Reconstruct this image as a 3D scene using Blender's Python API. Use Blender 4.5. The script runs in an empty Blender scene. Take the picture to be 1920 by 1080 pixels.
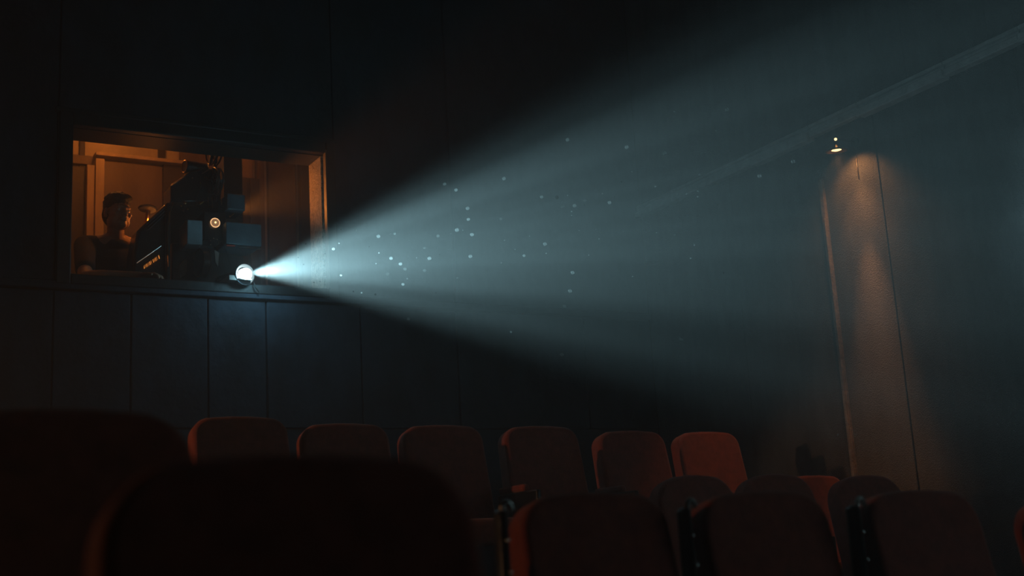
import bpy, bmesh, math, random
from mathutils import Vector, Matrix
import numpy as np
random.seed(7)
S = bpy.context.scene
COL = S.collection
PI = math.pi

# ------------------------------------------------------------------ camera, world, lights, exposure
EYE = 0.85                      # eye height above the lowest floor
FPX, YAW, PITCH, ROLL = 2341.0, 0.52074, 0.21640, -0.05844
fw = np.array([math.sin(YAW)*math.cos(PITCH), math.cos(YAW)*math.cos(PITCH), math.sin(PITCH)])
rt0 = np.array([math.cos(YAW), -math.sin(YAW), 0.0]); up0 = np.cross(rt0, fw)
rt = math.cos(ROLL)*rt0 + math.sin(ROLL)*up0
upv = -math.sin(ROLL)*rt0 + math.cos(ROLL)*up0

def ray(x, y): return rt*(x-960) - upv*(y-540) + fw*FPX
def onY(x, y, Y):               # where the sight line of a picture point meets a plane of the room
    d = ray(x, y); d = d*Y/d[1]; return Vector((d[0], d[1], d[2]+EYE))
def onX(x, y, X):
    d = ray(x, y); d = d*X/d[0]; return Vector((d[0], d[1], d[2]+EYE))

cam_d = bpy.data.cameras.new('camera'); cam = bpy.data.objects.new('camera', cam_d); COL.objects.link(cam)
cam.matrix_world = Matrix(((rt[0], upv[0], -fw[0], 0), (rt[1], upv[1], -fw[1], 0), (rt[2], upv[2], -fw[2], EYE), (0, 0, 0, 1)))
cam_d.sensor_width = 36.0; cam_d.lens = FPX/1920*36.0
cam_d.clip_start = 0.02; cam_d.clip_end = 100
cam_d.dof.use_dof = True; cam_d.dof.focus_distance = 7.2; cam_d.dof.aperture_fstop = 2.1
S.camera = cam

HAZE = 0.028
w = bpy.data.worlds.new('World'); S.world = w; w.use_nodes = True
nt = w.node_tree; nt.nodes.clear()
wo = nt.nodes.new('ShaderNodeOutputWorld'); bg = nt.nodes.new('ShaderNodeBackground')
bg.inputs[0].default_value = (0.004, 0.007, 0.010, 1); bg.inputs[1].default_value = 0.2
vs = nt.nodes.new('ShaderNodeVolumeScatter'); vs.inputs['Color'].default_value = (0.93, 0.98, 1, 1)
vs.inputs['Density'].default_value = HAZE; vs.inputs['Anisotropy'].default_value = 0.5
nt.links.new(bg.outputs[0], wo.inputs['Surface']); nt.links.new(vs.outputs[0], wo.inputs['Volume'])

S.view_settings.view_transform = 'Standard'; S.view_settings.look = 'None'
S.view_settings.exposure = 0.0; S.view_settings.gamma = 1.0; S.view_settings.use_curve_mapping = False
S.cycles.use_denoising = True
S.cycles.max_bounces = 6; S.cycles.volume_bounces = 1; S.cycles.diffuse_bounces = 3
S.cycles.sample_clamp_indirect = 3.0
S.cycles.caustics_reflective = False; S.cycles.caustics_refractive = False

WALL_Y, WALL_X = 7.4, 5.4
WX0, WX1 = 0.1735*WALL_Y, 0.3870*WALL_Y            # booth window opening
WZ0, WZ1 = 0.2415*WALL_Y+EYE, 0.3650*WALL_Y+EYE
LENS = onY(464, 513, 7.28)
BEAM = Vector((0.46, -0.888, -0.085)).normalized()

def aim(o, d): o.rotation_euler = Vector(d).to_track_quat('-Z', 'Y').to_euler()
def spot(name, loc, d, power, color, deg, blend, rad=0.02):
    l = bpy.data.lights.new(name, 'SPOT'); l.energy = power; l.color = color
    l.spot_size = math.radians(deg); l.spot_blend = blend; l.shadow_soft_size = rad
    o = bpy.data.objects.new(name, l); COL.objects.link(o); o.location = loc; aim(o, d); return o
def point(name, loc, power, color, rad=0.03):
    l = bpy.data.lights.new(name, 'POINT'); l.energy = power; l.color = color; l.shadow_soft_size = rad
    o = bpy.data.objects.new(name, l); COL.objects.link(o); o.location = loc; return o

BLUE = (0.52, 0.90, 1.0)
beam = spot('projector_beam', LENS+BEAM*0.05, BEAM, 1750, BLUE, 39, 1.0, 0.02)
beam.data.use_nodes = True                       # the film picture: uneven light over the cone
bt = beam.data.node_tree; em = [n for n in bt.nodes if n.type == 'EMISSION'][0]
tc = bt.nodes.new('ShaderNodeTexCoord'); n1 = bt.nodes.new('ShaderNodeTexNoise')
n1.inputs['Scale'].default_value = 13.0; n1.inputs['Detail'].default_value = 3.0
mr = bt.nodes.new('ShaderNodeMapRange'); mr.inputs[1].default_value = 0.3; mr.inputs[2].default_value = 0.7
mr.inputs[3].default_value = 0.15; mr.inputs[4].default_value = 1.85
bt.links.new(tc.outputs['Normal'], n1.inputs['Vector']); bt.links.new(n1.outputs['Fac'], mr.inputs[0])
sz = bt.nodes.new('ShaderNodeSeparateXYZ'); ab = bt.nodes.new('ShaderNodeMath'); ab.operation = 'ABSOLUTE'
mz = bt.nodes.new('ShaderNodeMapRange'); mz.inputs[1].default_value = 0.94; mz.inputs[2].default_value = 1.0; mz.inputs[3].default_value = 0.5; mz.inputs[4].default_value = 1.7
mu = bt.nodes.new('ShaderNodeMath'); mu.operation = 'MULTIPLY'
bt.links.new(tc.outputs['Normal'], sz.inputs[0]); bt.links.new(sz.outputs['Z'], ab.inputs[0]); bt.links.new(ab.outputs[0], mz.inputs[0])
bt.links.new(mr.outputs[0], mu.inputs[0]); bt.links.new(mz.outputs[0], mu.inputs[1]); bt.links.new(mu.outputs[0], em.inputs['Strength'])
spill = point('lens_spill', LENS+BEAM*0.12, 2.4, (0.35, 0.8, 1.0), 0.03)

WARM = (1.0, 0.29, 0.045)
booth_lamp = point('booth_ceiling_lamp', onY(215, 262, 8.55)+Vector((0, 0, 0.20)), 8.0, WARM, 0.06)
booth_low = point('booth_work_lamp', onY(300, 462, 8.40), 1.6, WARM, 0.05)
SIDE = Vector((-4.3, 6.5, 1.95))                    # unseen spots added at the left, aimed row by row for orange seat edges
for nm, tgt, pw, dg in (('far', (3.4, 5.60, 1.25), 380, 12.5), ('mid', (2.6, 2.75, 0.90), 230, 16), ('near', (0.25, 1.7, 1.0), 150, 17)):
    P0 = {'mid': SIDE, 'far': Vector((-4.2, 5.75, 2.45)), 'near': Vector((-3.3, 6.9, 3.5))}[nm]
    spot('seat_edge_spot_'+nm, P0, Vector(tgt)-P0, pw, (1, 0.48, 0.21), dg, 0.6, 0.05)
booth_right = point('booth_right_fill', (onY(492, 300, 8.3).x, 8.3, 0.365*8.3+EYE+0.06), 2.2, WARM, 0.03)  # unseen point added above the window head to brighten jamb and boards
BW = Vector((onY(437, 330, 8.5).x, 8.5, WZ1-0.12))      # hidden spot added behind the booth's dark pier to light the jamb
spot('booth_jamb_fill', BW, Vector((WX1, 7.53, WZ1-0.18))-BW, 60, WARM, 34, 1.0, 0.025)
booth_rim = point('man_rim_fill', onY(290, 412, 7.93), 1.2, WARM, 0.02)  # unseen point added behind the lamphouse for the rim on the man's face

# ------------------------------------------------------------------ materials
MATS = {}
def mat(name, color, rough=0.6, metal=0.0, var=0.0, scale=6.0, bump=0.0, bscale=40.0, emit=None, estr=0.0, spec=0.5, streak=1.0, sheen=0.0):
    if name in MATS: return MATS[name]
    m = bpy.data.materials.new(name); m.use_nodes = True
    t = m.node_tree; b = t.nodes['Principled BSDF']
    b.inputs['Roughness'].default_value = rough; b.inputs['Metallic'].default_value = metal
    b.inputs['Specular IOR Level'].default_value = spec
    if sheen: b.inputs['Sheen Weight'].default_value = sheen
    co = t.nodes.new('ShaderNodeTexCoord')
    b.inputs['Base Color'].default_value = (*color, 1)
    if var:
        mp = t.nodes.new('ShaderNodeMapping'); mp.inputs['Scale'].default_value = (1, 1, streak)
        t.links.new(co.outputs['Object'], mp.inputs[0])
        n = t.nodes.new('ShaderNodeTexNoise'); n.inputs['Scale'].default_value = scale; n.inputs['Detail'].default_value = 7
        n.inputs['Roughness'].default_value = 0.65
        r = t.nodes.new('ShaderNodeValToRGB')
        r.color_ramp.elements[0].position = 0.33; r.color_ramp.elements[1].position = 0.68
        r.color_ramp.elements[0].color = (*[c*(1-var) for c in color], 1)
        r.color_ramp.elements[1].color = (*[min(1, c*(1+var)) for c in color], 1)
        t.links.new(mp.outputs[0], n.inputs['Vector']); t.links.new(n.outputs['Fac'], r.inputs[0])
        t.links.new(r.outputs[0], b.inputs['Base Color'])
    if bump:
        n2 = t.nodes.new('ShaderNodeTexNoise'); n2.inputs['Scale'].default_value = bscale; n2.inputs['Detail'].default_value = 6
        bp = t.nodes.new('ShaderNodeBump'); bp.inputs['Strength'].default_value = bump; bp.inputs['Distance'].default_value = 0.02
        t.links.new(co.outputs['Object'], n2.inputs['Vector']); t.links.new(n2.outputs['Fac'], bp.inputs['Height'])
        t.links.new(bp.outputs[0], b.inputs['Normal'])
    if emit:
        b.inputs['Emission Color'].default_value = (*emit, 1); b.inputs['Emission Strength'].default_value = estr
    MATS[name] = m; return m

M_back = mat('blue_black_panel', (0.034, 0.048, 0.070), 0.8, var=0.45, scale=5, bump=0.35, bscale=14, streak=0.5)
M_conc = mat('rough_grey_plaster', (0.105, 0.113, 0.122), 0.9, var=0.30, scale=5, bump=1.0, bscale=150, streak=0.35)
M_dark = mat('dark_backing', (0.02, 0.022, 0.026), 0.9, var=0.2)
M_trim = mat('painted_moulding', (0.62, 0.63, 0.63), 0.7, var=0.15, scale=12, bump=0.4, bscale=60)
M_batten = mat('worn_batten', (0.26, 0.22, 0.19), 0.75, var=0.35, scale=18, bump=0.5, bscale=70)
M_frame = mat('black_painted_frame', (0.018, 0.019, 0.022), 0.55, var=0.3, bump=0.1)
M_floor = mat('dark_carpet', (0.020, 0.018, 0.020), 0.95, var=0.3, scale=30, bump=0.3, bscale=200)
M_ceil = mat('dark_ceiling', (0.03, 0.032, 0.036), 0.9, var=0.2)
M_jamb = mat('rough_cast_jamb', (0.42, 0.33, 0.24), 0.85, var=0.4, scale=40, bump=1.0, bscale=90)
M_plas = mat('booth_plaster', (0.48, 0.40, 0.31), 0.85, var=0.25, scale=4, bump=0.2, bscale=30)
M_wood = mat('booth_brown_board', (0.12, 0.085, 0.06), 0.6, var=0.3, scale=6, bump=0.15, bscale=30, streak=0.2)
M_wood2 = mat('booth_dark_board', (0.035, 0.026, 0.020), 0.6, var=0.3, scale=6, bump=0.15, bscale=30, streak=0.2)
M_case = mat('pale_wood_casing', (0.34, 0.25, 0.17), 0.6, var=0.3, scale=10, streak=0.2)
M_red = mat('red_seat_velour', (0.24, 0.050, 0.030), 0.85, var=0.25, scale=25, bump=0.25, bscale=260, spec=0.15, sheen=0.25)
M_shell = mat('black_seat_shell', (0.015, 0.014, 0.014), 0.5, bump=0.1)
M_post = mat('dark_cast_iron', (0.03, 0.033, 0.038), 0.35, metal=0.8, bump=0.1)
M_chrome = mat('worn_chrome', (0.75, 0.74, 0.70), 0.18, metal=1.0)
M_pm = mat('black_enamel_metal', (0.016, 0.016, 0.017), 0.28, metal=0.0, var=0.3, bump=0.06)
M_pm3 = mat('blue_lit_enamel', (0.26, 0.34, 0.38), 0.4, var=0.3, bump=0.08)  # blue lens light put into the colour of the shutter box
M_pm2 = mat('blue_grey_enamel', (0.08, 0.12, 0.145), 0.4, var=0.3, bump=0.08)
M_brass = mat('aged_brass', (0.62, 0.36, 0.14), 0.25, metal=1.0)
M_alu = mat('dull_aluminium', (0.45, 0.44, 0.42), 0.35, metal=1.0)
M_redp = mat('red_plate', (0.45, 0.05, 0.03), 0.4)
M_lens = mat('lit_lens', (0.9, 0.95, 1), 0.1, emit=(0.72, 0.96, 1.0), estr=14)
M_bulb = mat('lit_bulb', (1, 0.8, 0.5), 0.3, emit=(1.0, 0.62, 0.25), estr=3.0)
M_port = mat('viewing_port', (0.3, 0.2, 0.12), 0.3, emit=(1.0, 0.50, 0.24), estr=0.22)
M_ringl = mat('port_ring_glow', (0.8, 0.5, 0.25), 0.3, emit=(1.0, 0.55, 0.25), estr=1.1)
M_leak = mat('lamphouse_glow', (0.5, 0.25, 0.1), 0.5, emit=(1.0, 0.34, 0.06), estr=0.8)
M_skin = mat('skin', (0.44, 0.25, 0.165), 0.55, var=0.1, scale=20)
M_hair = mat('black_hair', (0.010, 0.008, 0.007), 0.5, bump=0.6, bscale=160)
M_shirt = mat('dark_tshirt', (0.016, 0.016, 0.018), 0.9, var=0.2, bump=0.1)
M_jean = mat('dark_trousers', (0.02, 0.022, 0.03), 0.9)
M_eye = mat('eye_white', (0.6, 0.58, 0.55), 0.2)
M_iris = mat('dark_iris', (0.02, 0.012, 0.008), 0.15)
M_cable = mat('black_rubber', (0.02, 0.02, 0.022), 0.5)

# ------------------------------------------------------------------ mesh helpers
class MB:
    def __init__(s): s.bm = bmesh.new()
    def _new(s, vs, M):
        for v in vs: v.co = M @ v.co
    def box(s, c, size, rot=None):
        r = bmesh.ops.create_cube(s.bm, size=1.0)['verts']
        M = Matrix.Translation(Vector(c)) @ (rot.to_4x4() if rot else Matrix.Identity(4)) @ Matrix.Diagonal((*size, 1))
        s._new(r, M); return s
    def rng(s, a, b):
        a = Vector(a); b = Vector(b)
        return s.box((a+b)/2, [abs(x) for x in (b-a)])
    def cyl(s, p0, p1, r0, r1=None, n=20, caps=True):
        p0 = Vector(p0); p1 = Vector(p1); d = p1-p0
        r1 = r0 if r1 is None else r1
        v = bmesh.ops.create_cone(s.bm, cap_ends=caps, segments=n, radius1=r0, radius2=r1, depth=d.length)['verts']
        s._new(v, Matrix.Translation((p0+p1)/2) @ Vector((0, 0, 1)).rotation_difference(d).to_matrix().to_4x4()); return s
    def ball(s, c, r, rot=None, u=16, v=10):
        r = (r, r, r) if isinstance(r, (int, float)) else r
        vs = bmesh.ops.create_uvsphere(s.bm, u_segments=u, v_segments=v, radius=1.0)['verts']
        s._new(vs, Matrix.Translation(Vector(c)) @ (rot.to_4x4() if rot else Matrix.Identity(4)) @ Matrix.Diagonal((*r, 1))); return s
    def cap(s, p0, p1, r0, r1=None):
        r1 = r0 if r1 is None else r1
        s.cyl(p0, p1, r0, r1, 16); s.ball(p0, r0); s.ball(p1, r1); return s
    def ring(s, c, axis, R, r, n=32, k=8):
        A = Vector((0, 0, 1)).rotation_difference(Vector(axis)).to_matrix(); c = Vector(c); rows = []
        for i in range(n):
            a = 2*PI*i/n; row = []
            for j in range(k):
                b = 2*PI*j/k; q = R+r*math.cos(b)
                row.append(s.bm.verts.new(c + A @ Vector((q*math.cos(a), q*math.sin(a), r*math.sin(b)))))
            rows.append(row)
        for i in range(n):
            for j in range(k):
                s.bm.faces.new((rows[i][j], rows[(i+1) % n][j], rows[(i+1) % n][(j+1) % k], rows[i][(j+1) % k]))
        return s
    def tube(s, pts, r, n=8):
        pts = [Vector(p) for p in pts]
        for a, b in zip(pts[:-1], pts[1:]): s.cyl(a, b, r, r, n)
        for p in pts[1:-1]: s.ball(p, r, u=n, v=6)
        return s
    def prism(s, pts, off):
        a = [s.bm.verts.new(Vector(p)) for p in pts]; off = Vector(off)
        b = [s.bm.verts.new(Vector(p)+off) for p in pts]; n = len(pts)
        s.bm.faces.new(a); s.bm.faces.new(b[::-1])
        for i in range(n): s.bm.faces.new((a[i], b[i], b[(i+1) % n], a[(i+1) % n]))
        return s
    def lathe(s, prof, c, axis=(0, 0, 1), n=32):
        A = Vector((0, 0, 1)).rotation_difference(Vector(axis)).to_matrix(); c = Vector(c); rows = []
        for r, z in prof:
            rows.append([s.bm.verts.new(c + A @ Vector((r*math.cos(2*PI*i/n), r*math.sin(2*PI*i/n), z))) for i in range(n)])
        for q in range(len(rows)-1):
            for i in range(n): s.bm.faces.new((rows[q][i], rows[q][(i+1) % n], rows[q+1][(i+1) % n], rows[q+1][i]))
        for row in (rows[0], rows[-1]): s.bm.faces.new(row)
        return s
    def build(s, name, m, parent=None, bevel=0.0, smooth=False, loc=None, seg=2):
        bmesh.ops.recalc_face_normals(s.bm, faces=s.bm.faces)
        if loc is not None: bmesh.ops.translate(s.bm, verts=s.bm.verts, vec=-Vector(loc))
        me = bpy.data.meshes.new(name); s.bm.to_mesh(me); s.bm.free()
        me.materials.append(m)
        o = bpy.data.objects.new(name, me); COL.objects.link(o)
        if loc is not None: o.location = loc
        if parent is not None:
            o.parent = parent
            if loc is None and parent.get('_w'): o.matrix_parent_inverse = Matrix.Translation(parent.location).inverted()
        if smooth:
            for p in me.polygons: p.use_smooth = True
        if bevel:
            b = o.modifiers.new('bevel', 'BEVEL'); b.width = bevel; b.segments = seg; b.limit_method = 'ANGLE'; b.angle_limit = math.radians(40)
            b.harden_normals = False
        if smooth or bevel:
            for p in me.polygons: p.use_smooth = True
            try:
                me.set_sharp_from_angle(angle=math.radians(42))
            except Exception: pass
        return o

def tag(o, label, cat, group=None, kind=None):
    o['label'] = label; o['category'] = cat
    if group: o['group'] = group
    if kind: o['kind'] = kind
    return o
def thing(name, label, cat, loc=(0, 0, 0), group=None, world=True):
    o = bpy.data.objects.new(name, None); COL.objects.link(o); o.location = loc; o.empty_display_size = 0.1
    if world: o['_w'] = 1
    return tag(o, label, cat, group)
def struct(o, label=None):
    o['kind'] = 'structure'
    if label: o['label'] = label
    return o

# ------------------------------------------------------------------ room shell
XL, ZC, YF = -4.6, 5.6, -5.0
YE, XR = 3.1, 10.5                                 # the right wall ends at YE; the hall widens to XR to fit the added screen
CORE = 0.035                                       # panels stand this proud of the wall core
REV = 0.25                                         # depth of the window reveal
wb = MB()
y0, y1 = WALL_Y+CORE, WALL_Y+REV
wb.rng((XL, y0, 0), (WX0, y1, ZC)); wb.rng((WX1, y0, 0), (WALL_X+0.3, y1, ZC))
wb.rng((WX0, y0, 0), (WX1, y1, WZ0)); wb.rng((WX0, y0, WZ1), (WX1, y1, ZC))
wall_back = struct(wb.build('wall_back', M_dark))
G = 0.005
def back_panel(x0, x1, z0, z1):
    e = random.uniform(-0.004, 0.004)
    MB().rng((x0+G, WALL_Y+e, z0+G), (x1-G, y0-0.001, z1-G)).build('panel', M_back, wall_back, bevel=0.004)
ZL = onY(245, 541, WALL_Y).z                       # ledge under the window
ZS = onY(645, 804, WALL_Y).z                       # low horizontal seam
sx = [-3.4, -2.2, -1.0, 0.1, onY(98, 650, WALL_Y).x, onY(245, 650, WALL_Y).x, onY(390, 650, WALL_Y).x, onY(500, 650, WALL_Y).x,
      onY(677, 650, WALL_Y).x, onY(860, 700, WALL_Y).x, onY(1107, 800, WALL_Y).x]
xs = [XL]+sx+[WALL_X]
for a, b in zip(xs[:-1], xs[1:]): back_panel(a, b, ZS, ZL-0.03)
xs2 = [XL, -3.0, -1.4, 0.1, onY(245, 650, WALL_Y).x, onY(500, 650, WALL_Y).x, onY(860, 700, WALL_Y).x, WALL_X]
for a, b in zip(xs2[:-1], xs2[1:]): back_panel(a, b, 0.3, ZS)
FX0, FX1 = 0.1625*WALL_Y, 0.3975*WALL_Y
FZ0, FZ1 = ZL, 0.3765*WALL_Y+EYE
for a, b in ((XL, -2.9), (-2.9, -1.2), (-1.2, FX0), (FX1, onY(835, 150, WALL_Y).x), (onY(835, 150, WALL_Y).x, WALL_X)):
    back_panel(a, b, ZL+0.02, ZC)
back_panel(FX0, FX1, FZ1+0.01, ZC)
struct(MB().rng((XL, WALL_Y-0.03, ZL-0.028), (WALL_X, WALL_Y+0.03, ZL+0.018)).build('trim_1', M_back, bevel=0.006))

# right wall
wr = MB().rng((WALL_X+CORE, YE, 0), (WALL_X+0.3, WALL_Y+CORE, ZC)).build('wall_right', M_dark); struct(wr)
def right_panel(ya, yb, z0, z1):
    e = random.uniform(-0.004, 0.004)
    MB().rng((WALL_X+e, ya+G*0.35, z0+G*0.35), (WALL_X+CORE-0.001, yb-G*0.35, z1-G*0.35)).build('panel', M_conc, wr, bevel=0.004)
TZ = onX(1720, 156, WALL_X).z
ys = [onX(p, 860, WALL_X).y for p in (1803, 1716, 1521)]
ys = [YE, 4.0]+ys+[6.35, WALL_Y]
for a, b in zip(ys[:-1], ys[1:]): right_panel(a, b, 0.25, TZ-0.02)
yu = [YE, onX(1900, 40, WALL_X).y, onX(1848, 40, WALL_X).y, onX(1690, 70, WALL_X).y, onX(1630, 70, WALL_X).y, 6.3, WALL_Y]
yu = sorted(yu)
for a, b in zip(yu[:-1], yu[1:]): right_panel(a, b, TZ+0.03, ZC)
# moulding along the right wall, in lengths
trim2 = bpy.data.objects.new('trim_2', None); COL.objects.link(trim2); struct(trim2)
yy = WALL_Y
seglens = [1.35, 0.55, 0.42, 0.66, 0.5, 0.9, 1.2, 1.6, 2.0, 2.4]
for i, L in enumerate(seglens):
    a = max(YE, yy-L); e = (0.0, 0.012, -0.004, 0.010, 0.0, 0.008)[i % 6]
    MB().rng((WALL_X-0.055-e, a+0.002, TZ-0.052-e), (WALL_X+0.02, yy-0.002, TZ-0.012)).build('moulding_length', M_trim, trim2, bevel=0.006)
    MB().rng((WALL_X-0.035, a+0.002, TZ-0.010), (WALL_X+0.02, yy-0.002, TZ+0.012)).build('moulding_length', M_trim, trim2, bevel=0.004)
    MB().rng((WALL_X-0.050, a+0.002, TZ+0.014), (WALL_X+0.02, yy-0.002, TZ+0.034)).build('moulding_length', M_trim, trim2, bevel=0.004)
    yy = a
    if yy <= YE: break
# upright battens on the right wall
pb = onX(1597, 860, WALL_X-0.02); pt = onX(1537, 337, WALL_X-0.02)
yb_ = (pb.y+pt.y)/2
bt3 = MB().rng((WALL_X-0.022, yb_-0.018, 0.25), (WALL_X+0.01, yb_+0.018, pt.z)).build('trim_3', M_batten, bevel=0.004); struct(bt3)
MB().rng((WALL_X-0.030, yb_-0.014, 0.25), (WALL_X-0.022, yb_-0.004, pt.z-0.25)).build('bead', M_batten, bt3, bevel=0.002)

# floor: one stepped mesh
fl = MB()
fl.rng((XL, YF, -0.2), (WALL_X+0.3, WALL_Y+0.2, 0.0)); fl.rng((WALL_X+0.3, YF, -0.2), (XR, YE+0.3, 0.0))
struct(fl.build('floor', M_floor))
struct(MB().rng((XL, YF, ZC), (WALL_X+0.3, WALL_Y+0.3, ZC+0.2)).rng((WALL_X+0.3, YF, ZC), (XR, YE+0.3, ZC+0.2)).build('ceiling', M_ceil))
struct(MB().rng((XL-0.2, YF, 0), (XL, WALL_Y+0.3, ZC)).build('wall_left', M_dark))
struct(MB().rng((XL, YF-0.2, 0), (XR, YF, ZC)).build('wall_front', M_dark))
struct(MB().rng((XR, YF, 0), (XR+0.2, YE+0.3, ZC)).build('wall_right', M_dark))
struct(MB().rng((WALL_X+0.3, YE, 0), (XR, YE+0.2, ZC)).build('wall_right', M_dark))
# unseen white screen in the beam, added to bounce dim fill onto the seats
M_screen = mat('white_screen_cloth', (0.8, 0.8, 0.8), 0.9)
SC = LENS+BEAM*9.2; nr = Vector((-BEAM.x, -BEAM.y, 0)).normalized(); sd = Vector((-nr.y, nr.x, 0))
struct(MB().prism([SC+sd*3.4+Vector((0, 0, dz)) for dz in (2.4, -1.5)]+[SC-sd*3.4+Vector((0, 0, dz)) for dz in (-1.5, 2.4)], -nr*0.03).build('wall_fill_screen', M_screen))

# ------------------------------------------------------------------ booth
BF = 1.50                                           # booth floor
BX0, BX1, BY0, BY1, BZ1 = 0.55, 4.1, WALL_Y+REV, 9.25, 4.28
struct(MB().rng((BX0-0.1, BY0, BF-0.15), (BX1+0.1, BY1+0.1, BF)).build('floor', M_wood2))
struct(MB().rng((BX0-0.1, BY0, BZ1), (BX1+0.1, BY1+0.1, BZ1+0.1)).build('ceiling', M_plas))
struct(MB().rng((BX0-0.1, BY0, BF), (BX0, BY1+0.1, BZ1)).build('wall_booth_left', M_plas))
struct(MB().rng((BX1, BY0, BF), (BX1+0.1, BY1+0.1, BZ1)).build('wall_booth_right', M_wood))
wbb = struct(MB().rng((BX0-0.1, BY1, BF), (BX1+0.1, BY1+0.1, BZ1)).build('wall_booth_back', M_plas))
def bpx(x0, ya, x1, yb, d0, d1, name, m, parent, bevel=0.004):
    """a board whose outline is given at the picture points of its front face, d0..d1 in depth"""
    p = onY(x0, ya, d0); q = onY(x1, yb, d0)
    return MB().rng((p.x, d0, p.z), (q.x, d1, q.z)).build(name, m, parent, bevel=bevel)
# header of the booth back wall: studs and rail around the lit plaster
bpx(120, 304, 350, 311, 9.20, BY1, 'rail', M_wood, wbb)
bpx(150, 236, 156, 500, 9.225, BY1, 'stud', M_wood2, wbb)
bpx(297, 240, 309, 500, 9.225, BY1, 'stud', M_wood2, wbb)
bpx(340, 240, 425, 500, 9.18, BY1, 'board', M_wood, wbb)
bpx(120, 309, 166, 620, 9.15, BY1, 'board', M_wood2, wbb)
bpx(425, 240, 478, 620, 9.20, BY1, 'board', M_case, wbb)
bpx(483, 240, 500, 620, 9.16, BY1, 'board', M_wood, wbb)
bpx(502, 240, 560, 620, 9.19, BY1, 'board', M_wood, wbb)
bpx(562, 240, 640, 620, 9.17, BY1, 'board', M_wood2, wbb)
bpx(164, 308, 173, 620, 9.08, 9.15, 'post', M_case, wbb)
mx0, mx1 = onY(419, 330, 8.2).x, onY(455, 330, 8.2).x
struct(MB().rng((mx0, 8.2, BF), (mx1, 8.36, BZ1)).build('trim_4', M_frame, bevel=0.006))
# booth door with its casing
dp = thing('booth_door', 'brown flush door in pale casing behind the man', 'door', onY(262, 620, 9.1))
bpx(180, 296, 192, 620, 9.06, 9.16, 'casing', M_case, dp)
bpx(180, 290, 348, 301, 9.05, 9.16, 'casing', M_case, dp)
bpx(192, 301, 304, 620, 9.10, 9.19, 'door_panel', M_wood, dp)
bpx(306, 303, 348, 620, 9.11, 9.19, 'door_panel', M_wood2, dp)
# cupboard at the right
cb = thing('cupboard', 'dark tall cupboard at the booth back wall right of the projector', 'cupboard', onY(474, 620, 8.9))
bpx(447, 331, 491, 640, 8.85, 9.14, 'body', M_wood2, cb)
bpx(449, 334, 468, 640, 8.83, 8.85, 'door', M_wood2, cb); bpx(470, 334, 489, 640, 8.83, 8.85, 'door', M_wood2, cb)
# window frame
wf = bpy.data.objects.new('window_1', None); COL.objects.link(wf); struct(wf, 'dark framed projection booth window lit orange inside')
ff = WALL_Y-0.035
MB().rng((FX0, ff, FZ0), (WX0, WALL_Y+0.03, FZ1)).build('frame_side', M_frame, wf, bevel=0.008)
MB().rng((WX1+0.012, ff, FZ0), (FX1, WALL_Y+0.03, FZ1)).build('frame_side', M_frame, wf, bevel=0.008)
MB().rng((WX0, ff, WZ1), (WX1+0.012, WALL_Y+0.03, FZ1)).build('frame_head', M_frame, wf, bevel=0.008)
MB().rng((WX0, ff, FZ0), (WX1+0.012, WALL_Y+0.03, WZ0)).build('frame_sill', M_frame, wf, bevel=0.008)
MB().rng((FX0-0.02, ff-0.012, FZ1-0.012), (FX1+0.01, WALL_Y, FZ1+0.012)).build('frame_cap', M_frame, wf, bevel=0.004)
MB().rng((WX1+0.003, ff-0.012, WZ0), (WX1+0.012, WALL_Y, WZ1+0.02)).build('edge_strip', M_wood, wf, bevel=0.002)
MB().ball((WX1+0.04, ff-0.004, WZ1-0.03), 0.006).build('bolt', M_brass, wf)

# lining of the reveal
MB().rng((WX1-0.003, WALL_Y+0.03, WZ0), (WX1+0.02, WALL_Y+REV, WZ1)).build('jamb_lining', M_jamb, wf)
MB().rng((WX0-0.02, WALL_Y+0.03, WZ0), (WX0+0.003, WALL_Y+REV, WZ1)).build('jamb_lining', M_jamb, wf)
MB().rng((WX0, WALL_Y+0.03, WZ1-0.003), (WX1, WALL_Y+REV, WZ1+0.02)).build('head_lining', M_wood2, wf)
MB().rng((WX0, WALL_Y+0.03, WZ0-0.02), (WX1, WALL_Y+REV+0.03, WZ0+0.003)).build('sill_board', M_frame, wf, bevel=0.003)

# ------------------------------------------------------------------ projector
SILL = WZ0+0.003
PY = 7.88
pj = thing('film_projector', 'black vintage film projector with two reels behind the booth window', 'projector', (onY(380, 500, PY).x, PY+0.1, BF))
def quad(x0, ya, x1, yb, d0, d1, name, m, bevel=0.006, parent=pj): return bpx(x0, ya, x1, yb, d0, d1, name, m, parent, bevel)
def poly(pts, d0, d1, name, m, bevel=0.008):
    return MB().prism([onY(x, y, d0) for x, y in pts], (0, d1-d0, 0)).build(name, m, pj, bevel=bevel)
lh = poly([(247, 530), (250, 470), (258, 432), (275, 415), (306, 386), (317, 377), (317, 530)], 7.68, 7.88, 'lamphouse', M_pm, 0.03)
MB().cyl(onY(256, 493, 7.672), onY(302, 461, 7.672), 0.0045).build('trim_strip', M_chrome, lh)
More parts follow.
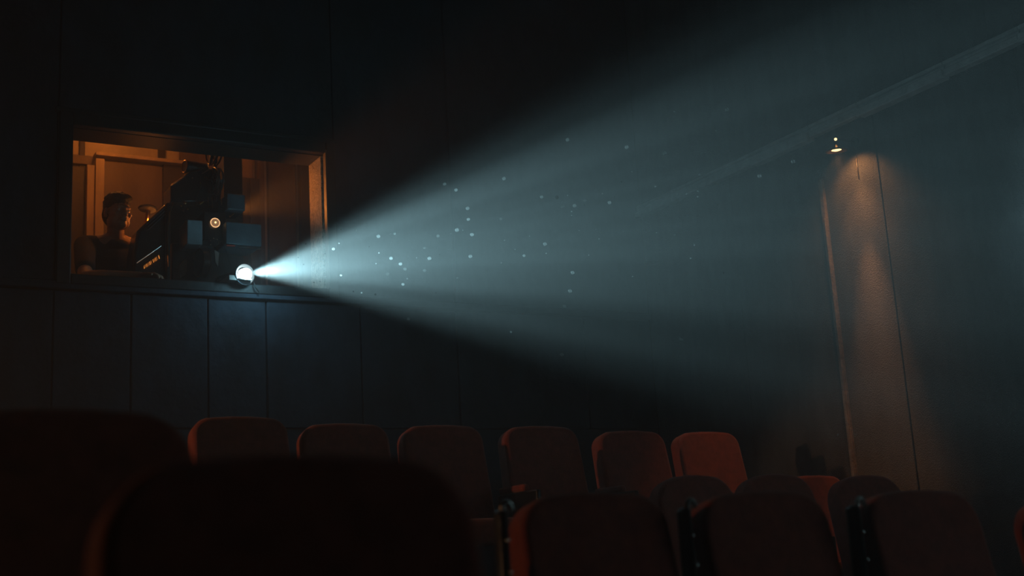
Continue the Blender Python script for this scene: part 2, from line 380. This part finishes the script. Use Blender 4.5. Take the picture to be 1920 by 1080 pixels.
# lamphouse is modelled in world space, so its children carry the same frame
for c in lh.children: c.matrix_parent_inverse = Matrix.Translation(pj.location).inverted(); c.matrix_parent_inverse = Matrix.Identity(4)
vg = poly([(271, 497), (300, 477), (300, 484), (271, 503)], 7.665, 7.68, 'vent', M_leak, 0.001)
for k in range(15):
    t = k/14+random.uniform(-0.02, 0.02)
    a = onY(271+29*t, 496-20*t, 7.658); b = onY(273+29*t, 504-20*t, 7.658)
    MB().cyl(a, b, 0.0029, n=8).build('vent_bar', M_brass, vg)
for k in range(3):
    MB().cyl(onY(274+k*1.5, 421+k*5, 7.675), onY(309, 389+k*6, 7.675), 0.005, n=10).build('cooling_rib', M_pm, lh)
MB().rng(onY(312, 379, 7.65), onY(320, 530, 7.65)+Vector((0, 0.40, 0))).build('flange', M_pm, pj, bevel=0.008)
MB().tube([onY(316, 500, 7.645), onY(314, 440, 7.645), onY(318, 400, 7.645), onY(325, 379, 7.645)], 0.004).build('flange_bead', M_brass, pj)
chim = onY(277, 391, 7.97)
ch = MB().lathe([(0.0, 0.016), (0.03, 0.014), (0.058, 0.006), (0.062, -0.002), (0.055, -0.010), (0.0, -0.014)], chim, (0.12, 0.1, 1)).build('chimney_cap', M_shell, pj, smooth=True)
MB().cyl(chim+Vector((0.002, 0, -0.012)), onY(273, 428, 7.97), 0.016, 0.013).build('chimney_pipe', M_brass, pj, smooth=True)
poly([(320, 348), (336, 338), (355, 323), (383, 315), (400, 317), (417, 345), (414, 378), (320, 378)], 7.80, 7.99, 'film_head', M_pm, 0.008)
MB().tube([onY(320, 347, 7.797), onY(336, 337, 7.797), onY(355, 322, 7.797)], 0.003).build('head_bead', M_brass, pj)
MB().tube([onY(378, 326, 7.797), onY(394, 317, 7.797)], 0.004).build('head_bead', M_brass, pj)
m0 = onY(346, 312, 7.84)
mo = MB().cyl(m0, m0+Vector((0.15, 0.03, 0.0)), 0.044, n=28).build('motor', M_pm, pj, bevel=0.006)
MB().ring(m0+Vector((-0.001, 0, 0)), (1, 0.2, 0), 0.040, 0.003).build('motor_ring', M_brass, pj, smooth=True)
def reel(c, R, name):
    ax = Vector((1, 0.12, 0.0)).normalized()
    r = MB(); A = Vector((0, 0, 1)).rotation_difference(ax).to_matrix()
    for off in (-0.016, 0.016):
        cc = Vector(c)+ax*off
        r.ring(cc, ax, R, 0.006, 40, 8); r.ring(cc, ax, R*0.30, 0.007, 24, 8)
        for k in range(4):
            a = k*PI/2+0.35
            d = A @ Vector((math.cos(a), math.sin(a), 0))
            r.cyl(cc+d*R*0.28, cc+d*R, 0.008, 0.014, 10)
    o = r.build(name, M_pm, pj, smooth=True)
    f = MB(); f.lathe([(0.0, -0.012), (R*0.62, -0.012), (R*0.62, 0.012), (0.0, 0.012)], c, ax, 32)
    f.build('film_roll', M_shell, pj)
    h = MB(); h.cyl(Vector(c)-ax*0.03, Vector(c)+ax*0.02, 0.010); h.build('reel_hub', M_brass, pj)
    MB().ring(Vector(c)-ax*0.0225, ax, R, 0.0014, 40, 6).build('reel_edge', M_brass, pj, smooth=True)
reel(onY(402, 282, 7.74), 0.098, 'reel'); reel(onY(404, 340, 7.73), 0.086, 'reel')
MB().tube([onY(404, 378, 7.77), onY(405, 340, 7.77), onY(403, 282, 7.77)], 0.009).build('reel_arm', M_pm, pj, smooth=True)
# boxes of the head
quad(351, 411, 380, 459, 7.66, 7.86, 'shutter_box', M_pm3)
hb = quad(382, 396, 424, 452, 7.70, 7.95, 'lens_head', M_pm)
pc = onY(402.5, 418.5, 7.698)
MB().lathe([(0.0, 0), (0.026, 0), (0.026, 0.008), (0.0, 0.008)], pc+Vector((0, -0.006, 0)), (0, -1, 0)).build('viewing_port', M_port, pj, smooth=True)
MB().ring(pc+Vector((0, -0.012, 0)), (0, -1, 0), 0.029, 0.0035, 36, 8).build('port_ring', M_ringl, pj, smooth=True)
MB().ball(pc+Vector((0.001, -0.016, 0.001)), 0.006).build('port_lamp', M_bulb, pj, smooth=True)
quad(426, 362, 460, 395, 7.66, 7.88, 'amplifier_box', M_pm2)
qb = quad(424, 415, 491, 462, 7.62, 7.90, 'control_box', M_pm2)
quad(449, 463, 490, 465.5, 7.615, 7.64, 'edge_strip', M_alu, 0.001)
quad(425, 458.5, 441, 462, 7.605, 7.62, 'red_plate', M_redp, 0.001)
poly([(318, 376), (426, 374), (426, 470), (318, 470)], 7.90, 8.12, 'main_casting', M_pm)
poly([(322, 455), (424, 460), (446, 480), (446, 540), (322, 540)], 7.86, 8.14, 'base', M_pm)
MB().rng((onY(330, 500, 7.9).x, 7.86, BF), (onY(430, 500, 7.9).x, 8.10, SILL-0.02)).build('pedestal', M_pm, pj, bevel=0.01)
wh = onY(379, 493, 7.78)
MB().lathe([(0, -0.03), (0.06, -0.032), (0.092, -0.02), (0.096, 0.02), (0.06, 0.03), (0, 0.03)], wh, (1, 0.12, 0), 36).build('drive_wheel', M_pm, pj, smooth=True)
MB().ring(wh-Vector((0.022, 0, 0)), (1, 0.12, 0), 0.092, 0.0035, 36, 6).build('wheel_rim', M_alu, pj, smooth=True)
MB().ring(wh+Vector((0.022, 0, 0)), (1, 0.12, 0), 0.095, 0.0030, 36, 6).build('wheel_rim', M_alu, pj, smooth=True)
poly([(402, 468), (411, 474), (409, 500), (404, 492)], 7.76, 7.77, 'guard_blade', M_alu, 0.001)
# small controls on the head
for x, y, r in ((361, 334, 0.006), (376, 343, 0.005), (394, 361, 0.006), (347, 381, 0.010), (340, 386, 0.008), (352, 392, 0.008), (344, 395, 0.006)):
    MB().ball(onY(x, y, 7.79), r).build('knob', M_brass, pj, smooth=True)
for x in (390.5, 398): MB().cyl(onY(x, 370, 7.78), onY(x+0.5, 390, 7.78), 0.0032).build('guide_rod', M_brass, pj, smooth=True)
MB().cyl(onY(374, 383, 7.78), onY(381, 378, 7.78), 0.008).build('roller', M_brass, pj, smooth=True)
MB().ring(onY(386, 335, 7.79), (0.4, -1, 0), 0.012, 0.003, 20, 6).build('film_guide', M_brass, pj, smooth=True)
MB().cyl(onY(416, 374, 7.72), onY(416.5, 385, 7.72), 0.008).build('oil_cup', M_chrome, pj, smooth=True)
MB().tube([onY(431, 406, 7.60), onY(434, 404, 7.60), onY(438, 400, 7.60)], 0.004).build('toggle', M_brass, pj, smooth=True)
MB().tube([onY(374, 330, 7.79), onY(376, 350, 7.79), onY(370, 366, 7.79), onY(366, 384, 7.79), onY(375, 390, 7.79)], 0.0016).build('film_strip', M_brass, pj, smooth=True)
for k in range(7):
    a = k*2*PI/7
    MB().ball(onY(402+8*math.cos(a), 455+8*math.sin(a), 7.68), 0.004).build('sprocket_tooth', M_brass, pj, smooth=True)
MB().cyl(onY(402, 455, 7.69), onY(402, 455, 7.78), 0.024).build('sprocket', M_pm, pj, smooth=True)
for k in range(6):
    MB().ring(onY(424+k*1.6, 470+k*5.5, 7.72), (0.8, -0.4, 0.4), 0.012, 0.0022, 16, 6).build('cable_coil', M_cable, pj, smooth=True)
poly([(336, 500), (346, 486), (352, 488), (349, 515), (337, 522)], 7.74, 7.76, 'side_plate', M_brass and M_wood, 0.002)
# lens
LAX = Vector((0.20, -0.975, -0.05)).normalized()       # the lens is shifted: its barrel points less to the side than its light
back = LENS-LAX*0.34
MB().cyl(back, LENS-LAX*0.05, 0.040, 0.050, 32).build('lens_barrel', M_pm, pj, smooth=True)
hood = MB(); hood.lathe([(0.052, -0.10), (0.060, -0.06), (0.068, -0.03), (0.064, -0.026), (0.050, -0.036), (0.044, -0.06), (0.040, -0.10)], LENS, LAX, 36)
hood.build('lens_hood', M_pm, pj, smooth=True)
MB().ring(LENS-LAX*0.029, LAX, 0.066, 0.0022, 40, 6).build('hood_rim', M_post, pj, smooth=True)
MB().lathe([(0.0, 0.016)]+[(0.038*math.sin(a), -0.020+0.036*math.cos(a)) for a in (0.25, 0.5, 0.75, 1.0, 1.25, 1.5)]+[(0.038, -0.06), (0.0, -0.06)], LENS, LAX, 32).build('lens_glass', M_lens, pj, smooth=True)
lz = LENS.z-0.066
MB().rng((LENS.x-0.11, 7.30, SILL-0.004), (LENS.x-0.055, 7.55, SILL+0.03)).build('lens_mount', M_alu, pj, bevel=0.003)
MB().rng((LENS.x-0.055, 7.29, SILL+0.001), (LENS.x+0.03, 7.52, SILL+0.010)).build('lens_mount', M_chrome, pj, bevel=0.002)
MB().rng((LENS.x-0.025, 7.33, SILL+0.008), (LENS.x+0.005, 7.37, lz+0.03)).build('lens_foot', M_chrome, pj, bevel=0.002)
cab = MB().tube([onY(474, 524, 7.36), onY(477, 532, 7.33), onY(479, 539, 7.33), onY(486, 548, 7.34)], 0.0035).build('cable', M_cable); 
tag(cab, 'thin dark cable hanging from the bright lens over the sill', 'cable')

# ------------------------------------------------------------------ wall lamp
wp = onX(1606, 291, WALL_X)
lc = Vector((WALL_X-0.165, wp.y-0.005, wp.z+0.012))
wl = thing('wall_lamp', 'small disc-shaded wall lamp glowing warm on the right wall', 'lamp', (WALL_X, lc.y, lc.z+0.05))
tilt = Vector((-0.07, -0.07, 1)).normalized()
MB().lathe([(0.012, 0.030), (0.020, 0.022), (0.045, 0.010), (0.064, -0.004), (0.066, -0.008), (0.061, -0.006), (0.042, 0.006), (0.016, 0.018), (0.008, 0.020)], lc, tilt, 36).build('lamp_shade', M_brass, wl, smooth=True)
MB().lathe([(0.0, 0.010), (0.018, 0.006), (0.030, -0.001), (0.018, -0.005), (0.0, -0.006)], lc, tilt, 24).build('bulb', M_bulb, wl, smooth=True)
MB().cyl(lc+Vector((0, 0, 0.026)), lc+Vector((0, 0, 0.055)), 0.010).build('lamp_neck', M_pm, wl, smooth=True)
MB().tube([lc+Vector((0, 0, 0.05)), lc+Vector((0.012, 0, 0.068)), lc+Vector((0.166, 0, 0.07))], 0.0035).build('arm', M_pm, wl, smooth=True)
MB().cyl(Vector((WALL_X+0.002, lc.y, lc.z+0.07)), Vector((WALL_X-0.012, lc.y, lc.z+0.07)), 0.03).build('wall_plate', M_pm, wl, smooth=True)
MB().ball(lc+Vector((0.0, -0.004, 0.066)), 0.0085).build('knob_highlight', M_bulb, wl, smooth=True)  # glowing ball stands in for the bright highlight above the shade
MB().cyl(Vector((WALL_X-0.004, wp.y, wp.z)), Vector((WALL_X-0.004, wp.y, wp.z-0.15)), 0.004).build('conduit', M_pm, wl)
spot('wall_lamp_wide', lc+Vector((0, 0, -0.012)), (0.7, 0, -1), 7.0, (1, 0.38, 0.10), 120, 0.7, 0.015)
spot('wall_lamp_mid', lc+Vector((0, 0, -0.012)), (0.2, 0, -1), 12, (1, 0.38, 0.12), 64, 1.0, 0.015)
spot('wall_lamp_floor', lc+Vector((0, 0, -0.012)), (-0.35, 0.27, -1), 32, (1, 0.45, 0.19), 34, 1.0, 0.015)
spot('wall_lamp_beam', lc+Vector((0, 0, -0.012)), (0.08, 0.0, -1), 88, (1, 0.38, 0.13), 27, 1.0, 0.015)

# ------------------------------------------------------------------ the man
H = onY(221, 400, 7.93)                            # middle of his head
def remesh(mb, name, m, parent, vox, it=6, disp=0.0):
    o = mb.build(name, m, None)
    r = o.modifiers.new('r', 'REMESH'); r.mode = 'VOXEL'; r.voxel_size = vox
    s_ = o.modifiers.new('s', 'SMOOTH'); s_.iterations = it; s_.factor = 0.5
    dg = bpy.context.evaluated_depsgraph_get()
    me = bpy.data.meshes.new_from_object(o.evaluated_get(dg)); old = o.data
    o.modifiers.clear(); o.data = me; me.name = name
    bpy.data.meshes.remove(old)
    if disp:
        rng = random.Random(3)
        for v in me.vertices: v.co += v.normal*rng.uniform(-disp, disp)
    for p in me.polygons: p.use_smooth = True
    if not me.materials: me.materials.append(m)
    o.parent = parent; o.matrix_parent_inverse = Matrix.Translation(parent.location).inverted()
    return o
man = thing('person', 'short-haired man in dark T-shirt leaning on the booth window sill', 'person', (H.x, H.y+0.08, BF))
RH = Matrix.Rotation(math.radians(16), 3, 'Z') @ Matrix.Rotation(math.radians(3), 3, 'Y')   # head turned to picture right
def h(x, y, z): return H + RH @ Vector((x, y, z))   # x to picture right, -y is the face
b = MB()
b.ball(h(0, 0.015, 0.035), (0.076, 0.095, 0.085), RH)           # skull
b.ball(h(0, -0.020, -0.020), (0.066, 0.072, 0.085), RH)         # face
b.ball(h(0, -0.045, -0.085), (0.040, 0.042, 0.032), RH)         # chin
b.ball(h(-0.040, -0.012, -0.062), (0.031, 0.052, 0.040), RH); b.ball(h(0.040, -0.012, -0.062), (0.031, 0.052, 0.040), RH)
b.ball(h(0, -0.078, 0.022), (0.052, 0.016, 0.012), RH)          # brow
b.ball(h(-0.040, -0.068, -0.022), (0.022, 0.018, 0.018), RH); b.ball(h(0.040, -0.068, -0.022), (0.022, 0.018, 0.018), RH)
b.cap(h(0, -0.086, 0.012), h(0, -0.108, -0.026), 0.009, 0.013)  # nose
b.ball(h(-0.012, -0.096, -0.030), 0.009); b.ball(h(0.012, -0.096, -0.030), 0.009)
b.ball(h(0, -0.089, -0.053), (0.024, 0.010, 0.006), RH); b.ball(h(0, -0.087, -0.064), (0.021, 0.010, 0.007), RH)
for s in (-1, 1):
    b.ball(h(s*0.080, 0.012, -0.008), (0.010, 0.019, 0.032), RH @ Matrix.Rotation(s*0.35, 3, 'Z')); b.ball(h(s*0.078, 0.004, -0.030), (0.008, 0.012, 0.012), RH)
NK = H + Vector((0.0, 0.055, -0.165))
b.cap(h(0, 0.025, -0.05), NK, 0.051, 0.056)
SL, SR = H+Vector((-0.188, 0.075, -0.212)), H+Vector((0.175, 0.10, -0.205))
b.cap(NK, SL+Vector((0.05, 0, 0.005)), 0.055, 0.060); b.cap(NK, SR+Vector((-0.05, 0, 0.005)), 0.055, 0.060)
b.ball(H+Vector((0, 0.09, -0.36)), (0.165, 0.105, 0.17)); b.ball(H+Vector((0, 0.11, -0.60)), (0.145, 0.10, 0.18))
b.ball(H+Vector((0, 0.13, -0.80)), (0.155, 0.11, 0.13))
# right arm (picture left): along the sill
EL = Vector((onY(160, 492, 7.66).x, 7.66, SILL+0.045)); WR = Vector((onY(262, 507, 7.47).x, 7.47, SILL+0.030))
b.cap(SL, EL, 0.055, 0.043); b.cap(EL, EL.lerp(WR, 0.3), 0.043, 0.045); b.cap(EL.lerp(WR, 0.3), WR, 0.045, 0.026)
HD = (WR-EL).normalized(); UPV = Vector((0, 0, 1)); SD = UPV.cross(HD)
PK = WR+HD*0.085
b.ball(WR+HD*0.048, (0.048, 0.036, 0.018), Vector((1, 0, 0)).rotation_difference(HD).to_matrix())
for k, (o_, ln) in enumerate(((-0.030, 0.060), (-0.011, 0.072), (0.009, 0.074), (0.028, 0.066))):
    p0 = PK-HD*0.012+SD*o_; p1 = p0+HD*ln*0.48+UPV*0.004; p2 = p1+HD*ln*0.34-UPV*0.012; p3 = p2+HD*ln*0.12-UPV*0.016
    b.cap(p0, p1, 0.0095, 0.0088); b.cap(p1, p2, 0.0088, 0.0080); b.cap(p2, p3, 0.0080, 0.0072)
t0 = WR+HD*0.025-SD*0.026; t1 = t0+HD*0.035-SD*0.022; t2 = t1+HD*0.032-SD*0.004-UPV*0.005
b.cap(t0, t1, 0.013, 0.011); b.cap(t1, t2, 0.011, 0.009)
# left arm hanging behind the projector, hand relaxed
EL2 = SR+Vector((0.03, 0.06, -0.28)); WR2 = EL2+Vector((0.0, -0.06, -0.25))
b.cap(SR, EL2, 0.054, 0.042); b.cap(EL2, WR2, 0.043, 0.027)
D2 = (WR2-EL2).normalized(); S2 = Vector((0, 1, 0))
b.ball(WR2+D2*0.05, (0.018, 0.036, 0.048))
for o_, ln in ((-0.028, 0.062), (-0.010, 0.074), (0.009, 0.076), (0.027, 0.068)):
    q = WR2+D2*0.078+S2*o_; q1 = q+D2*ln*0.5; q2 = q1+D2*ln*0.45+Vector((-0.016, 0, 0)); b.cap(q, q1, 0.0095, 0.0088); b.cap(q1, q2, 0.0088, 0.0075)
q = WR2+D2*0.02-S2*0.026; b.cap(q, q+D2*0.04-S2*0.024, 0.013, 0.010); b.cap(q+D2*0.04-S2*0.024, q+D2*0.07-S2*0.024, 0.010, 0.009)
# legs
for s in (-1, 1):
    hp = H+Vector((s*0.085, 0.13, -0.84)); kn = Vector((hp.x+s*0.015, hp.y-0.01, (hp.z+BF)/2+0.02)); an = Vector((kn.x, kn.y+0.03, BF+0.08))
    b.cap(hp, kn, 0.082, 0.054); b.cap(kn, an, 0.054, 0.038); b.cap(an-Vector((0, -0.03, 0.045)), an+Vector((0, -0.15, -0.048)), 0.034, 0.030)
remesh(b, 'body', M_skin, man, 0.0042, 5)
hr = MB()
hr.ball(h(0, 0.022, 0.052), (0.083, 0.100, 0.084), RH)
hr.ball(h(0, 0.050, 0.000), (0.078, 0.072, 0.085), RH)
hr.ball(h(0.008, -0.040, 0.092), (0.064, 0.050, 0.034), RH); hr.ball(h(-0.03, -0.03, 0.095), (0.045, 0.05, 0.032), RH)
hr.ball(h(0.01, 0.03, 0.105), (0.06, 0.07, 0.035), RH)
rg = random.Random(5)
for k in range(60):
    a = rg.uniform(-PI, PI); e = rg.uniform(0.35, 1.35)
    hr.ball(h(0.078*math.cos(a)*math.cos(e), 0.022+0.095*math.sin(a)*math.cos(e), 0.052+0.085*math.sin(e)), rg.uniform(0.010, 0.018), u=8, v=6)
remesh(hr, 'hair', M_hair, man, 0.005, 2, 0.0015)
for s in (-1, 1):
    e = MB(); e.ball(h(s*0.031, -0.072, 0.002), 0.0125); ey = e.build('eye', M_eye, man, smooth=True)
    e = MB(); e.ball(h(s*0.031+0.002, -0.0805, 0.002), (0.0055, 0.0045, 0.0055)); ir = e.build('iris', M_iris, ey, smooth=True)
    hb_ = MB(); hb_.cap(h(s*0.016, -0.088, 0.023), h(s*0.046, -0.078, 0.026), 0.0045, 0.003); hb_.build('eyebrow', M_hair, man, smooth=True)
sh = MB()
sh.ball(NK+Vector((0, 0.012, -0.030)), (0.090, 0.080, 0.045))
sh.cap(NK+Vector((-0.03, 0.02, -0.005)), SL+Vector((0.06, 0, 0.012)), 0.050, 0.058); sh.cap(NK+Vector((0.03, 0.02, -0.005)), SR+Vector((-0.06, 0, 0.012)), 0.050, 0.058)
sh.cap(NK+Vector((0, 0.02, -0.03)), SL+Vector((0.03, 0, 0.004)), 0.060, 0.068); sh.cap(NK+Vector((0, 0.02, -0.03)), SR+Vector((-0.03, 0, 0.004)), 0.060, 0.068)
sh.ball(H+Vector((0, 0.09, -0.36)), (0.180, 0.118, 0.18)); sh.ball(H+Vector((0, 0.11, -0.60)), (0.162, 0.114, 0.19)); sh.ball(H+Vector((0, 0.13, -0.74)), (0.165, 0.120, 0.10))
sh.cap(SL, SL.lerp(EL, 0.72), 0.068, 0.062); sh.cap(SR, SR.lerp(EL2, 0.66), 0.066, 0.062)
remesh(sh, 't_shirt', M_shirt, man, 0.008, 6)
tr = MB()
for s in (-1, 1):
    hp = H+Vector((s*0.085, 0.13, -0.84)); kn = Vector((hp.x+s*0.015, hp.y-0.01, (hp.z+BF)/2+0.02)); an = Vector((kn.x, kn.y+0.03, BF+0.10))
    tr.cap(hp, kn, 0.094, 0.066); tr.cap(kn, an, 0.066, 0.055)
tr.ball(H+Vector((0, 0.13, -0.83)), (0.172, 0.125, 0.12))
remesh(tr, 'trousers', M_jean, man, 0.010, 5)

# ------------------------------------------------------------------ seats
def outline(wt, wbm, hgt, rc, n=7):
    """rounded back outline: width wt at the top, wbm at the bottom, corner radius rc; (x, z) points"""
    P = [(-wbm/2, 0.0), (wbm/2, 0.0)]
    for k in range(n+1):
        a = PI/2*k/n; P.append((wt/2-rc+rc*math.cos(a), hgt-rc+rc*math.sin(a)))
    m = wt/2-rc
    P.append((m*0.35, hgt+0.006)); P.append((-m*0.35, hgt+0.006))
    for k in range(n+1):
        a = PI/2+PI/2*k/n; P.append((-wt/2+rc+rc*math.cos(a), hgt-rc+rc*math.sin(a)))
    return P
REC = math.radians(11)
def make_seat(label, rc=0.085, group=None, back_h=0.56, wt=0.445, wb_=0.475, thick=0.105, arm=True):
    t = thing('theatre_seat', label, 'seat', (0, 0, 0), group, world=False)
    R = Matrix.Translation((0, 0, 0.40)) @ Matrix.Rotation(-REC, 4, 'X')
    def T(x, y, z): return R @ Vector((x, y, z))
    ol = outline(wt, wb_, back_h, rc)
    # upholstered backrest: face, boxed side
    m = MB(); m.prism([T(x, 0.0, z) for x, z in ol], R.to_3x3() @ Vector((0, thick, 0)))
    m.build('backrest', M_red, t, bevel=0.018, seg=3)
    ol2 = outline(wt-0.06, wb_-0.06, back_h-0.05, max(0.04, rc-0.02))
    m = MB(); m.prism([T(x, thick-0.004, z+0.012) for x, z in ol2], R.to_3x3() @ Vector((0, 0.018, 0)))
    m.build('back_shell', M_shell, t, bevel=0.006)
    # cushion, folded down
    cu = MB(); cu.rng((-wb_/2+0.015, -0.42, 0.34), (wb_/2-0.015, 0.03, 0.46))
    cu.build('seat_cushion', M_red, t, bevel=0.035, seg=3)
    if arm:
        ax = -wb_/2-0.024
        MB().rng((ax-0.014, -0.28, 0.0), (ax+0.014, 0.12, 0.60)).build('standard', M_post, t, bevel=0.010)
        MB().rng((ax-0.018, -0.16, 0.60), (ax+0.018, 0.10, 0.635)).build('armrest', M_red, t, bevel=0.012)
    else:
        MB().rng((-0.16, -0.10, 0.0), (-0.13, 0.10, 0.36)).build('leg', M_post, t, bevel=0.008)
        MB().rng((0.13, -0.10, 0.0), (0.16, 0.10, 0.36)).build('leg', M_post, t, bevel=0.008)
    return t
def copy_thing(root, loc, rz, label):
    r = root.copy(); COL.objects.link(r); r.location = loc; r.rotation_euler = (0, 0, rz); r['label'] = label
    for ch in list(root.children):
        c = ch.copy(); COL.objects.link(c); c.parent = r
        for g in list(ch.children):
            d = g.copy(); COL.objects.link(d); d.parent = c
    return r
SEAT_H = 0.40+0.566*math.cos(REC)
TOPY = 0.56*math.sin(REC)
plats = []
def seat_at(xl, xr, ytop, Yrow, label, proto, rz=0.0, wref=None):
    """put a seat so that its back spans the sight lines xl..xr and reaches ytop, at row depth Yrow"""
    c = onY((xl+xr)/2, ytop, Yrow+TOPY)
    z = c.z-SEAT_H
    if proto.get('_used'): s = copy_thing(proto, (c.x, Yrow, z), rz, label)
    else:
        s = proto; s['_used'] = 1; s.location = (c.x, Yrow, z); s.rotation_euler = (0, 0, rz); s['label'] = label
    plats.append((c.x, Yrow, z))
    return s

far = make_seat('x', group='seats of the far row by the back wall')
FAR = 5.55
for xl, xr, yt, Y, lab in (
    (382, 520, 779, FAR-0.12, 'dark red seat in the far row, leftmost, just right of the blurred left seat'),
    (573, 722, 792, FAR-0.05, 'dark red seat in the far row, second from the left, small narrow top visible'),
    (757, 903, 795, FAR, 'dark red seat in the far row, third from the left, above the nearest seat'),
    (940, 1088, 797, FAR-0.05, 'tall dark red seat in the far row with an orange-lit left edge, fourth from left'),
    (1121, 1246, 806, FAR+0.08, 'red seat in the far row, second from its right end'),
    (1268, 1386, 808, FAR+0.20, 'brightest red seat at the right end of the far row, lamplit')):
    seat_at(xl, xr, yt, Y, lab, far)
inter = make_seat('x', rc=0.13, wt=0.44, wb_=0.45, arm=False, group='round-topped seats of the lower middle row')
for xl, xr, yt, Y, lab in (
    (1226, 1376, 889, 4.55, 'round-topped dark seat, leftmost of three behind the front right row'),
    (1380, 1530, 887, 4.55, 'round-topped dark red seat, middle of three, left edge lit orange'),
    (1552, 1700, 889, 4.52, 'round-topped dark red seat, rightmost of three, below the wall lamp')):
    seat_at(xl, xr, yt, Y, lab, inter)
seat_at(1456, 1596, 890, 5.40, 'flat-topped lamplit red seat showing between two round-topped seats', far)
mid = make_seat('x', rc=0.10, arm=False, wb_=0.455, group='seats of the front right row')
posts = []
for xl, xr, yt, Y, lab in (
    (984, 1244, 920, 2.62, 'near red seat at the left end of the front right row'),
    (1301, 1560, 918, 2.58, 'near red seat in the front right row, second from left'),
    (1600, 1850, 916, 2.52, 'near red seat in the front right row, third from left'),
    (1893, 2150, 926, 2.46, 'red seat cut off by the right picture edge')):
    s = seat_at(xl, xr, yt, Y, lab, mid); posts.append(s)
near = make_seat('x', rc=0.10, group='blurred seats close to the camera')
seat_at(215, 905, 843, 1.27, 'nearest blurred dark seat at the lower left', near)
seat_at(-180, 405, 760, 2.05, 'blurred dark seat at the left picture edge behind the nearest seat', near)

# chrome-capped posts between the seats of the front right row
for i, s in enumerate(posts[:3]):
    cx = s.location.x-0.282; cy = s.location.y+0.10; z0 = s.location.z; zt = s.location.z+0.915
    MB().rng((cx-0.013-s.location.x, cy-0.028-s.location.y, 0.0), (cx+0.011-s.location.x, cy+0.02-s.location.y, zt-z0)).build('seat_post', M_post, s, bevel=0.012)
    cp = MB(); pts = []
    for k in range(9):
        a = PI*k/8; pts.append((cx-s.location.x-0.013*math.cos(a), cy-0.034-s.location.y, zt-z0-0.004+0.020*math.sin(a)))
    cp.tube(pts, 0.0075, 8); cp.build('chrome_cap', M_chrome, s, smooth=True)
    for k, dz in enumerate((0.075, 0.15, 0.26)):
        MB().ball((cx-s.location.x+0.004*k, cy-0.031-s.location.y, zt-z0-dz), 0.006).build('bolt', M_chrome, s, smooth=True)

# platforms the rows stand on
fp = MB()
def plat(x0, x1, ya, yb, z): fp.rng((x0, ya, -0.1), (x1, yb, z))
for (x, y, z) in plats: plat(x-0.30, x+0.30, y-0.55, y+0.32, z)
plat(XL, WALL_X, 6.0, WALL_Y+0.1, plats[2][2])
struct(fp.build('floor', M_floor))

# ------------------------------------------------------------------ dust in the beam
dm = mat('dust_mote', (0.8, 0.8, 0.8), 0.9)
t = dm.node_tree; t.nodes.clear()
o_ = t.nodes.new('ShaderNodeOutputMaterial'); d_ = t.nodes.new('ShaderNodeBsdfDiffuse'); r_ = t.nodes.new('ShaderNodeBsdfTranslucent'); mx = t.nodes.new('ShaderNodeMixShader')
tp = t.nodes.new('ShaderNodeBsdfTransparent'); mx2 = t.nodes.new('ShaderNodeMixShader')
d_.inputs[0].default_value = r_.inputs[0].default_value = (0.08, 0.085, 0.085, 1)
mx2.inputs[0].default_value = 0.3
t.links.new(d_.outputs[0], mx.inputs[1]); t.links.new(r_.outputs[0], mx.inputs[2])
t.links.new(tp.outputs[0], mx2.inputs[1]); t.links.new(mx.outputs[0], mx2.inputs[2]); t.links.new(mx2.outputs[0], o_.inputs[0])
MOTES = [(1058, 242, 4), (1005, 350, 4.2), (1080, 373, 3.8), (612, 382, 4), (675, 492, 3.6), (722, 520, 3.6), (745, 545, 3.6), (843, 553, 3.8), (867, 492, 4),
 (1072, 482, 3.8), (1533, 234, 4), (1593, 229, 4), (1645, 203, 3.4), (1445, 420, 4), (1340, 478, 3), (1543, 730, 4), (1570, 655, 4), (1583, 563, 3.8),
 (425, 577, 2.2), (387, 445, 3.2), (943, 120, 3.6), (487, 658, 1.8), (528, 664, 1.8), (597, 672, 2.4), (1000, 150, 3.6), (1428, 185, 3.4), (1505, 187, 3.6),
 (1768, 213, 3.8), (1240, 93, 3.8), (500, 350, 2.4), (658, 570, 3.8), (735, 622, 3.2), (1062, 297, 3.4), (910, 380, 3.2), (693, 368, 2.8), (1224, 295, 3),
 (842, 440, 2.6), (503, 352, 2), (425, 348, 1.4), (185, 490, 1.2), (190, 636, 1.6), (290, 612, 1.6), (320, 608, 1.4), (1530, 972, 4), (1275, 860, 2.4), (762, 795, 3.4)]
dust = MB()
def beam_plane(px, py):                             # where a sight line meets the upright plane of the beam's axis
    n = np.array([-BEAM.y, BEAM.x]); d = ray(px, py); L = np.array([LENS.x, LENS.y])
    k = (n @ L)/(n @ d[:2]); return Vector((d[0]*k, d[1]*k, d[2]*k+EYE))
rg = random.Random(11)
def mote(px, py, r):
    p = beam_plane(px, py); p = Vector((0, 0, EYE)).lerp(p, rg.uniform(0.94, 1.04))
    dist = (p-Vector((0, 0, EYE))).length
    v = bmesh.ops.create_icosphere(dust.bm, subdivisions=1, radius=r*dist/FPX)['verts']
    for q in v: q.co += p
for x, y, r in MOTES: mote(480+x/2.667, 300+y/2.667, r)
for k in range(70):
    u = rg.random()**0.8; x = 520+u*850; c = 505-0.14*(x-462); y = rg.gauss(c, 0.12*(x-462))
    mote(x, y, rg.uniform(0.7, 1.7))
for x, y in ((1246, 287), (1363, 205), (1487, 303), (1277, 636), (1053, 665), (1175, 276), (1064, 262), (1424, 330)): mote(x, y, 4)
do = dust.build('dust_motes', dm, smooth=True)
tag(do, 'pale dust motes floating in the projector light', 'dust', kind='stuff')
